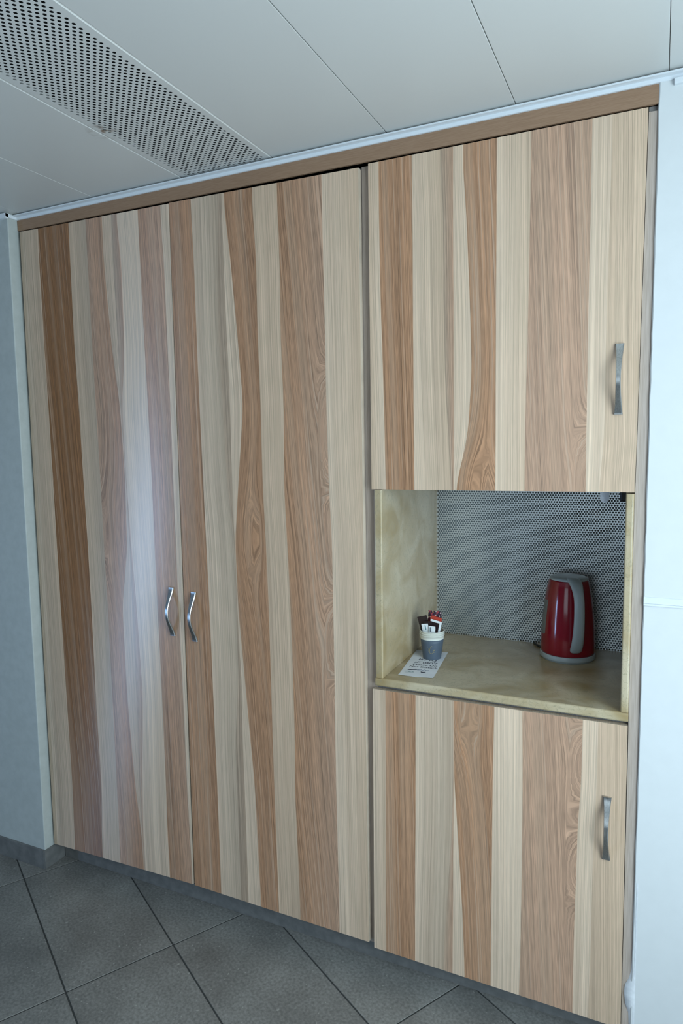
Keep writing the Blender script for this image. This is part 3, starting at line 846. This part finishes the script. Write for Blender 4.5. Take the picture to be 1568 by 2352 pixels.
# ------------------------------------------------------------------ paper sign
PZ = ZT + .0003
FL = Vector((1.3020, .0405)); PR = Vector((.9935, .114)); PU = Vector((-.114, .9935)); PW, PH = .0965, .240
def on_paper(a, b_, h=0.0):
    """a across 0..1, b_ from the front edge 0..1"""
    q = FL + PR * (a * PW) + PU * (b_ * PH); return Vector((q.x, q.y, PZ + h))
pe = empty('paper_sign', on_paper(.5, .5)); tag(pe, 'white printed paper slip lying on the worktop under the paper cups', 'paper')
V, F = [], []
nx, ny = 6, 14
for lv in (0, .00025):
    for j in range(ny + 1):
        for i in range(nx + 1):
            a, b_ = i / nx, j / ny
            curl = .0015 * max(0, .12 - b_) / .12 * abs(a - .5) * 2
            V.append(on_paper(a, b_, lv + curl))
st = (nx + 1) * (ny + 1)
for j in range(ny):
    for i in range(nx):
        q = (j * (nx + 1) + i, j * (nx + 1) + i + 1, (j + 1) * (nx + 1) + i + 1, (j + 1) * (nx + 1) + i)
        F.append(q[::-1]); F.append(tuple(st + k for k in q))
ring = [i for i in range(nx + 1)] + [j * (nx + 1) + nx for j in range(1, ny + 1)] + [ny * (nx + 1) + i for i in range(nx - 1, -1, -1)] + [j * (nx + 1) for j in range(ny - 1, 0, -1)]
for k in range(len(ring)):
    a, b_ = ring[k], ring[(k + 1) % len(ring)]; F.append((a, b_, st + b_, st + a))
under(obj('sheet', mesh('sheet', V, F), M['paper']), pe)
INKZ = .00042
def text_mesh(body, bold=0.0):
    cu = bpy.data.curves.new('t', 'FONT'); cu.body = body; cu.size = 1.0; cu.align_x = 'CENTER'; cu.resolution_u = 3; cu.offset = bold
    o = bpy.data.objects.new('t', cu); COL.objects.link(o)
    bpy.context.view_layer.update()
    dg = bpy.context.evaluated_depsgraph_get()
    me = bpy.data.meshes.new_from_object(o.evaluated_get(dg))
    bpy.data.objects.remove(o); bpy.data.curves.remove(cu)
    return me
def print_text(body, a, b_, size, mat, stretch=1.0, bold=.012):
    me = text_mesh(body, bold)
    for v in me.vertices:
        q = on_paper(a, b_, INKZ); d = PR * (v.co.x * size) + PU * (v.co.y * size * stretch)
        v.co = (q.x + d.x, q.y + d.y, q.z)
    me.materials.clear(); o = obj('printed_text', me, mat); under(o, pe); return o
HEB1 = '\u05d0\u05e0 \u05d0\u05dc'[::1]
print_text('\u05d0\u05dc \u05d0\u05e0', .54, .605, .0225, M['ink'], 1.05, .02)
print_text('\u05e2\u05d9\u05e8\u05e4\u05d4\u05dc', .54, .490, .0210, M['ink'], 1.05, .02)
print_text('Please Do', .56, .405, .0175, M['ink'], 1.0, .012)
print_text('Not Disturb', .55, .325, .0160, M['ink'], 1.0, .012)
def print_stroke(pts, w, mat, name='printed_mark'):
    V, F = [], []
    P = [Vector(p) for p in pts]
    for i, p in enumerate(P):
        t = (P[min(i + 1, len(P) - 1)] - P[max(i - 1, 0)]); t = Vector((t.x * PW, t.y * PH)).normalized(); nn = Vector((-t.y, t.x))
        ww = w[i] if isinstance(w, (list, tuple)) else w
        for s in (-1, 1):
            q = on_paper(p.x, p.y, INKZ); d = PR * (nn.x * ww * s) + PU * (nn.y * ww * s)
            V.append((q.x + d.x, q.y + d.y, q.z))
    for i in range(len(P) - 1): F.append((2 * i, 2 * i + 1, 2 * i + 3, 2 * i + 2))
    return under(obj(name, mesh(name, V, F), mat), pe)
print_stroke([(.16, .200), (.26, .232), (.38, .250), (.46, .262)], [.0012, .0042, .0046, .0014], M['ink'])
print_stroke([(.10, .150), (.18, .165), (.24, .150), (.30, .168), (.36, .155)], .0014, M['ink_teal'])
print_stroke([(.14, .120), (.22, .135), (.30, .122), (.38, .138)], .0007, M['ink_teal'])
print_stroke([(.46, .235), (.52, .255), (.58, .235), (.64, .258), (.70, .238), (.76, .250)], .0014, M['ink_blue'])
print_stroke([(.44, .205), (.52, .222), (.60, .205), (.68, .222)], .0008, M['ink_blue'])
print_stroke([(.56, .185), (.60, .165), (.66, .168), (.70, .185)], [.0014, .0036, .0036, .0010], M['ink'])
print_stroke([(.66, .070), (.72, .085), (.78, .072), (.84, .088)], .0010, M['ink_blue'])
print_stroke([(.80, .075), (.88, .088), (.95, .085)], [.0010, .0026, .0016], M['ink_blue'])

# ------------------------------------------------------------------ paper cups, one inside the other
CX, CY, CZ = 1.3410, .2240, PZ + .0005
def cup(z, printed, lab):
    root = empty('paper_cup', (CX, CY, z)); tag(root, lab, 'cup', 'stacked paper cups')
    h, r0, r1, t = .0700, .0262, .0352, .0006
    ro = lambda q: r0 + (r1 - r0) * q / h
    P = [(0, .004), (r0 - t, .004), (r0 - t, 0), (ro(0), 0)]
    P += [(ro(h * k / 8), h * k / 8) for k in range(1, 9)]
    P += [(r1 + .0012, h + .0002), (r1 + .0016, h + .0014), (r1 + .0010, h + .0026), (r1 - .0008, h + .0022)]
    P += [(ro(h * k / 8) - t, h * k / 8) for k in range(8, 0, -1)] + [(ro(.005) - t, .005), (0, .005)]
    a, b_ = lathe('c', P, 48); obj('cup_wall', mesh('cup_wall', a, b_, True), M['cup_white'], root)
    if printed:
        zt_ = .0595
        P = [(ro(.0004) + .0003, .0004)] + [(ro(zt_ * k / 6) + .0003, zt_ * k / 6) for k in range(1, 7)] + [(ro(zt_) + .00002, zt_)]
        a, b_ = lathe('c', P, 48); o = obj('cup_print', mesh('cup_print', a, b_, True), M['cup_blue'], root); o['label'] = 'slate blue printed band'
        base_a = math.radians(-73)
        def on_cup(u, v):
            r = ro(v) + .00065; a_ = base_a + u / r; return (r * math.cos(a_), r * math.sin(a_), v)
        def stroke(pts, r):
            a_, b2 = tube([on_cup(*p) for p in catmull(pts, 4)], r, 5); return a_, b2
        for pts, r in (([(.0012, .0415), (-.0010, .0432), (-.0038, .0405), (-.0062, .0340), (-.0068, .0260), (-.0050, .0205), (-.0018, .0195), (.0018, .0225), (.0046, .0270)], .00050),
                       ([(.0030, .0300), (.0058, .0322), (.0082, .0296), (.0078, .0252), (.0052, .0238), (.0034, .0262), (.0042, .0300), (.0075, .0300), (.0105, .0320)], .00042),
                       ([(-.0135, .0385), (-.0095, .0350), (-.0110, .0290), (-.0070, .0240)], .00025)):
            a_, b2 = stroke(pts, r); obj('gold_lettering', mesh('gold_lettering', a_, b2, True), M['gold'], root)
    return root
cup(CZ, True, 'slate blue paper cup with a gold script C, lowest of the stacked cups')
cup(CZ + .0060, False, 'white-rimmed paper cup nested in the middle of the cup stack')
cup(CZ + .0120, False, 'white-rimmed paper cup on top of the stack holding the sachets')
ZR = CZ + .0120

# ------------------------------------------------------------------ sachets in the top cup
def pillow(w, h, t, seal=.004, n=6):
    """flat sachet: puffed middle, thin crimped ends; local x width, z height, base at z=0"""
    V, F = [], []
    nz = 10
    for sgn in (-1, 1):
        for j in range(nz + 1):
            z = h * j / nz
            for i in range(n + 1):
                x = -w / 2 + w * i / n
                e = max(0, math.sin(math.pi * i / n)) ** .6 * max(0, math.sin(math.pi * min(max((z - seal) / (h - 2 * seal), 0), 1))) ** .5
                V.append((x + (.0004 if j % 2 and (i in (0, n)) else 0), sgn * (t / 2 * e + .00025), z))
    st_ = (nz + 1) * (n + 1)
    for j in range(nz):
        for i in range(n):
            q = (j * (n + 1) + i, j * (n + 1) + i + 1, (j + 1) * (n + 1) + i + 1, (j + 1) * (n + 1) + i)
            F.append(q); F.append(tuple(st_ + k for k in q[::-1]))
    ring_ = [i for i in range(n + 1)] + [j * (n + 1) + n for j in range(1, nz + 1)] + [nz * (n + 1) + i for i in range(n - 1, -1, -1)] + [j * (n + 1) for j in range(nz - 1, 0, -1)]
    for k in range(len(ring_)):
        a, b_ = ring_[k], ring_[(k + 1) % len(ring_)]; F.append((b_, a, st_ + a, st_ + b_))
    return V, F
def sachet(name, lab, top, foot, w, t, mat, prints=()):
    """top / foot: offsets (x, y, z) from the middle of the top cup's floor"""
    root = empty(name, (0, 0, 0)); tag(root, lab, 'sachet', 'sachets in the paper cup')
    o_ = Vector((CX, CY, ZR + .005)); top, foot = o_ + Vector(top), o_ + Vector(foot)
    h = (top - foot).length
    V, F = pillow(w, h, t)
    az = (top - foot).normalized(); ax = Vector((0, 1, 0)).cross(az).normalized(); ay = az.cross(ax)
    mt = Matrix((ax, ay, az)).transposed().to_4x4(); mt.translation = foot
    root.matrix_world = mt
    obj('wrapper', mesh('wrapper', V, F), mat, root)
    for (x0, x1, d0, d1, pm) in prints:          # d measured down from the top edge
        yy = -t / 2 - .0006; z0, z1 = h - d1, h - d0
        me = mesh('printed_band', [(x0, yy, z0), (x1, yy, z0), (x1, yy, z1), (x0, yy, z1), (x0, yy + .0004, z0), (x1, yy + .0004, z0), (x1, yy + .0004, z1), (x0, yy + .0004, z1)],
                  [(0, 1, 2, 3), (7, 6, 5, 4), (1, 0, 4, 5), (2, 1, 5, 6), (3, 2, 6, 7), (0, 3, 7, 4)])
        obj('printed_band', me, pm, root)
sachet('sugar_sachet', 'white sugar sachet standing at the front left of the cup', (-.0175, -.017, .087), (-.005, -.012, .010), .020, .003, M['sugar'], ((.001, .003, .004, .018, M['ink_teal']),))
sachet('sugar_sachet', 'white sugar sachet with a dark bar at the front right of the cup', (.006, -.020, .083), (.003, -.015, .008), .020, .003, M['sugar'], ((-.004, -.002, .003, .017, M['ink']), (-.008, -.0065, .004, .016, M['ink_teal'])))
sachet('coffee_sachet', 'glossy dark brown sachet leaning out to the left of the cup', (-.0300, -.004, .106), (-.004, -.003, .012), .030, .004, M['brown_foil'])
sachet('coffee_sachet', 'dark brown sachet with a white border in the middle of the cup', (.0155, -.008, .098), (.000, -.006, .020), .034, .004, M['sugar'], ((-.0165, .0115, .006, .040, M['brown_foil']),))
sachet('tea_sachet', 'red and orange foil sachet behind the white-bordered one', (.0130, .000, .107), (.000, -.001, .015), .034, .004, M['red_foil'])
sachet('tea_sachet', 'tall dark wrapper speckled pink and white at the back of the cup', (.0050, .013, .121), (.000, .006, .012), .040, .005, M['patterned'])
sachet('coffee_sachet', 'dark sachet behind the sugar sachets, lowest of the dark ones', (-.010, -.0115, .094), (-.002, -.008, .012), .026, .003, M['brown_foil'])
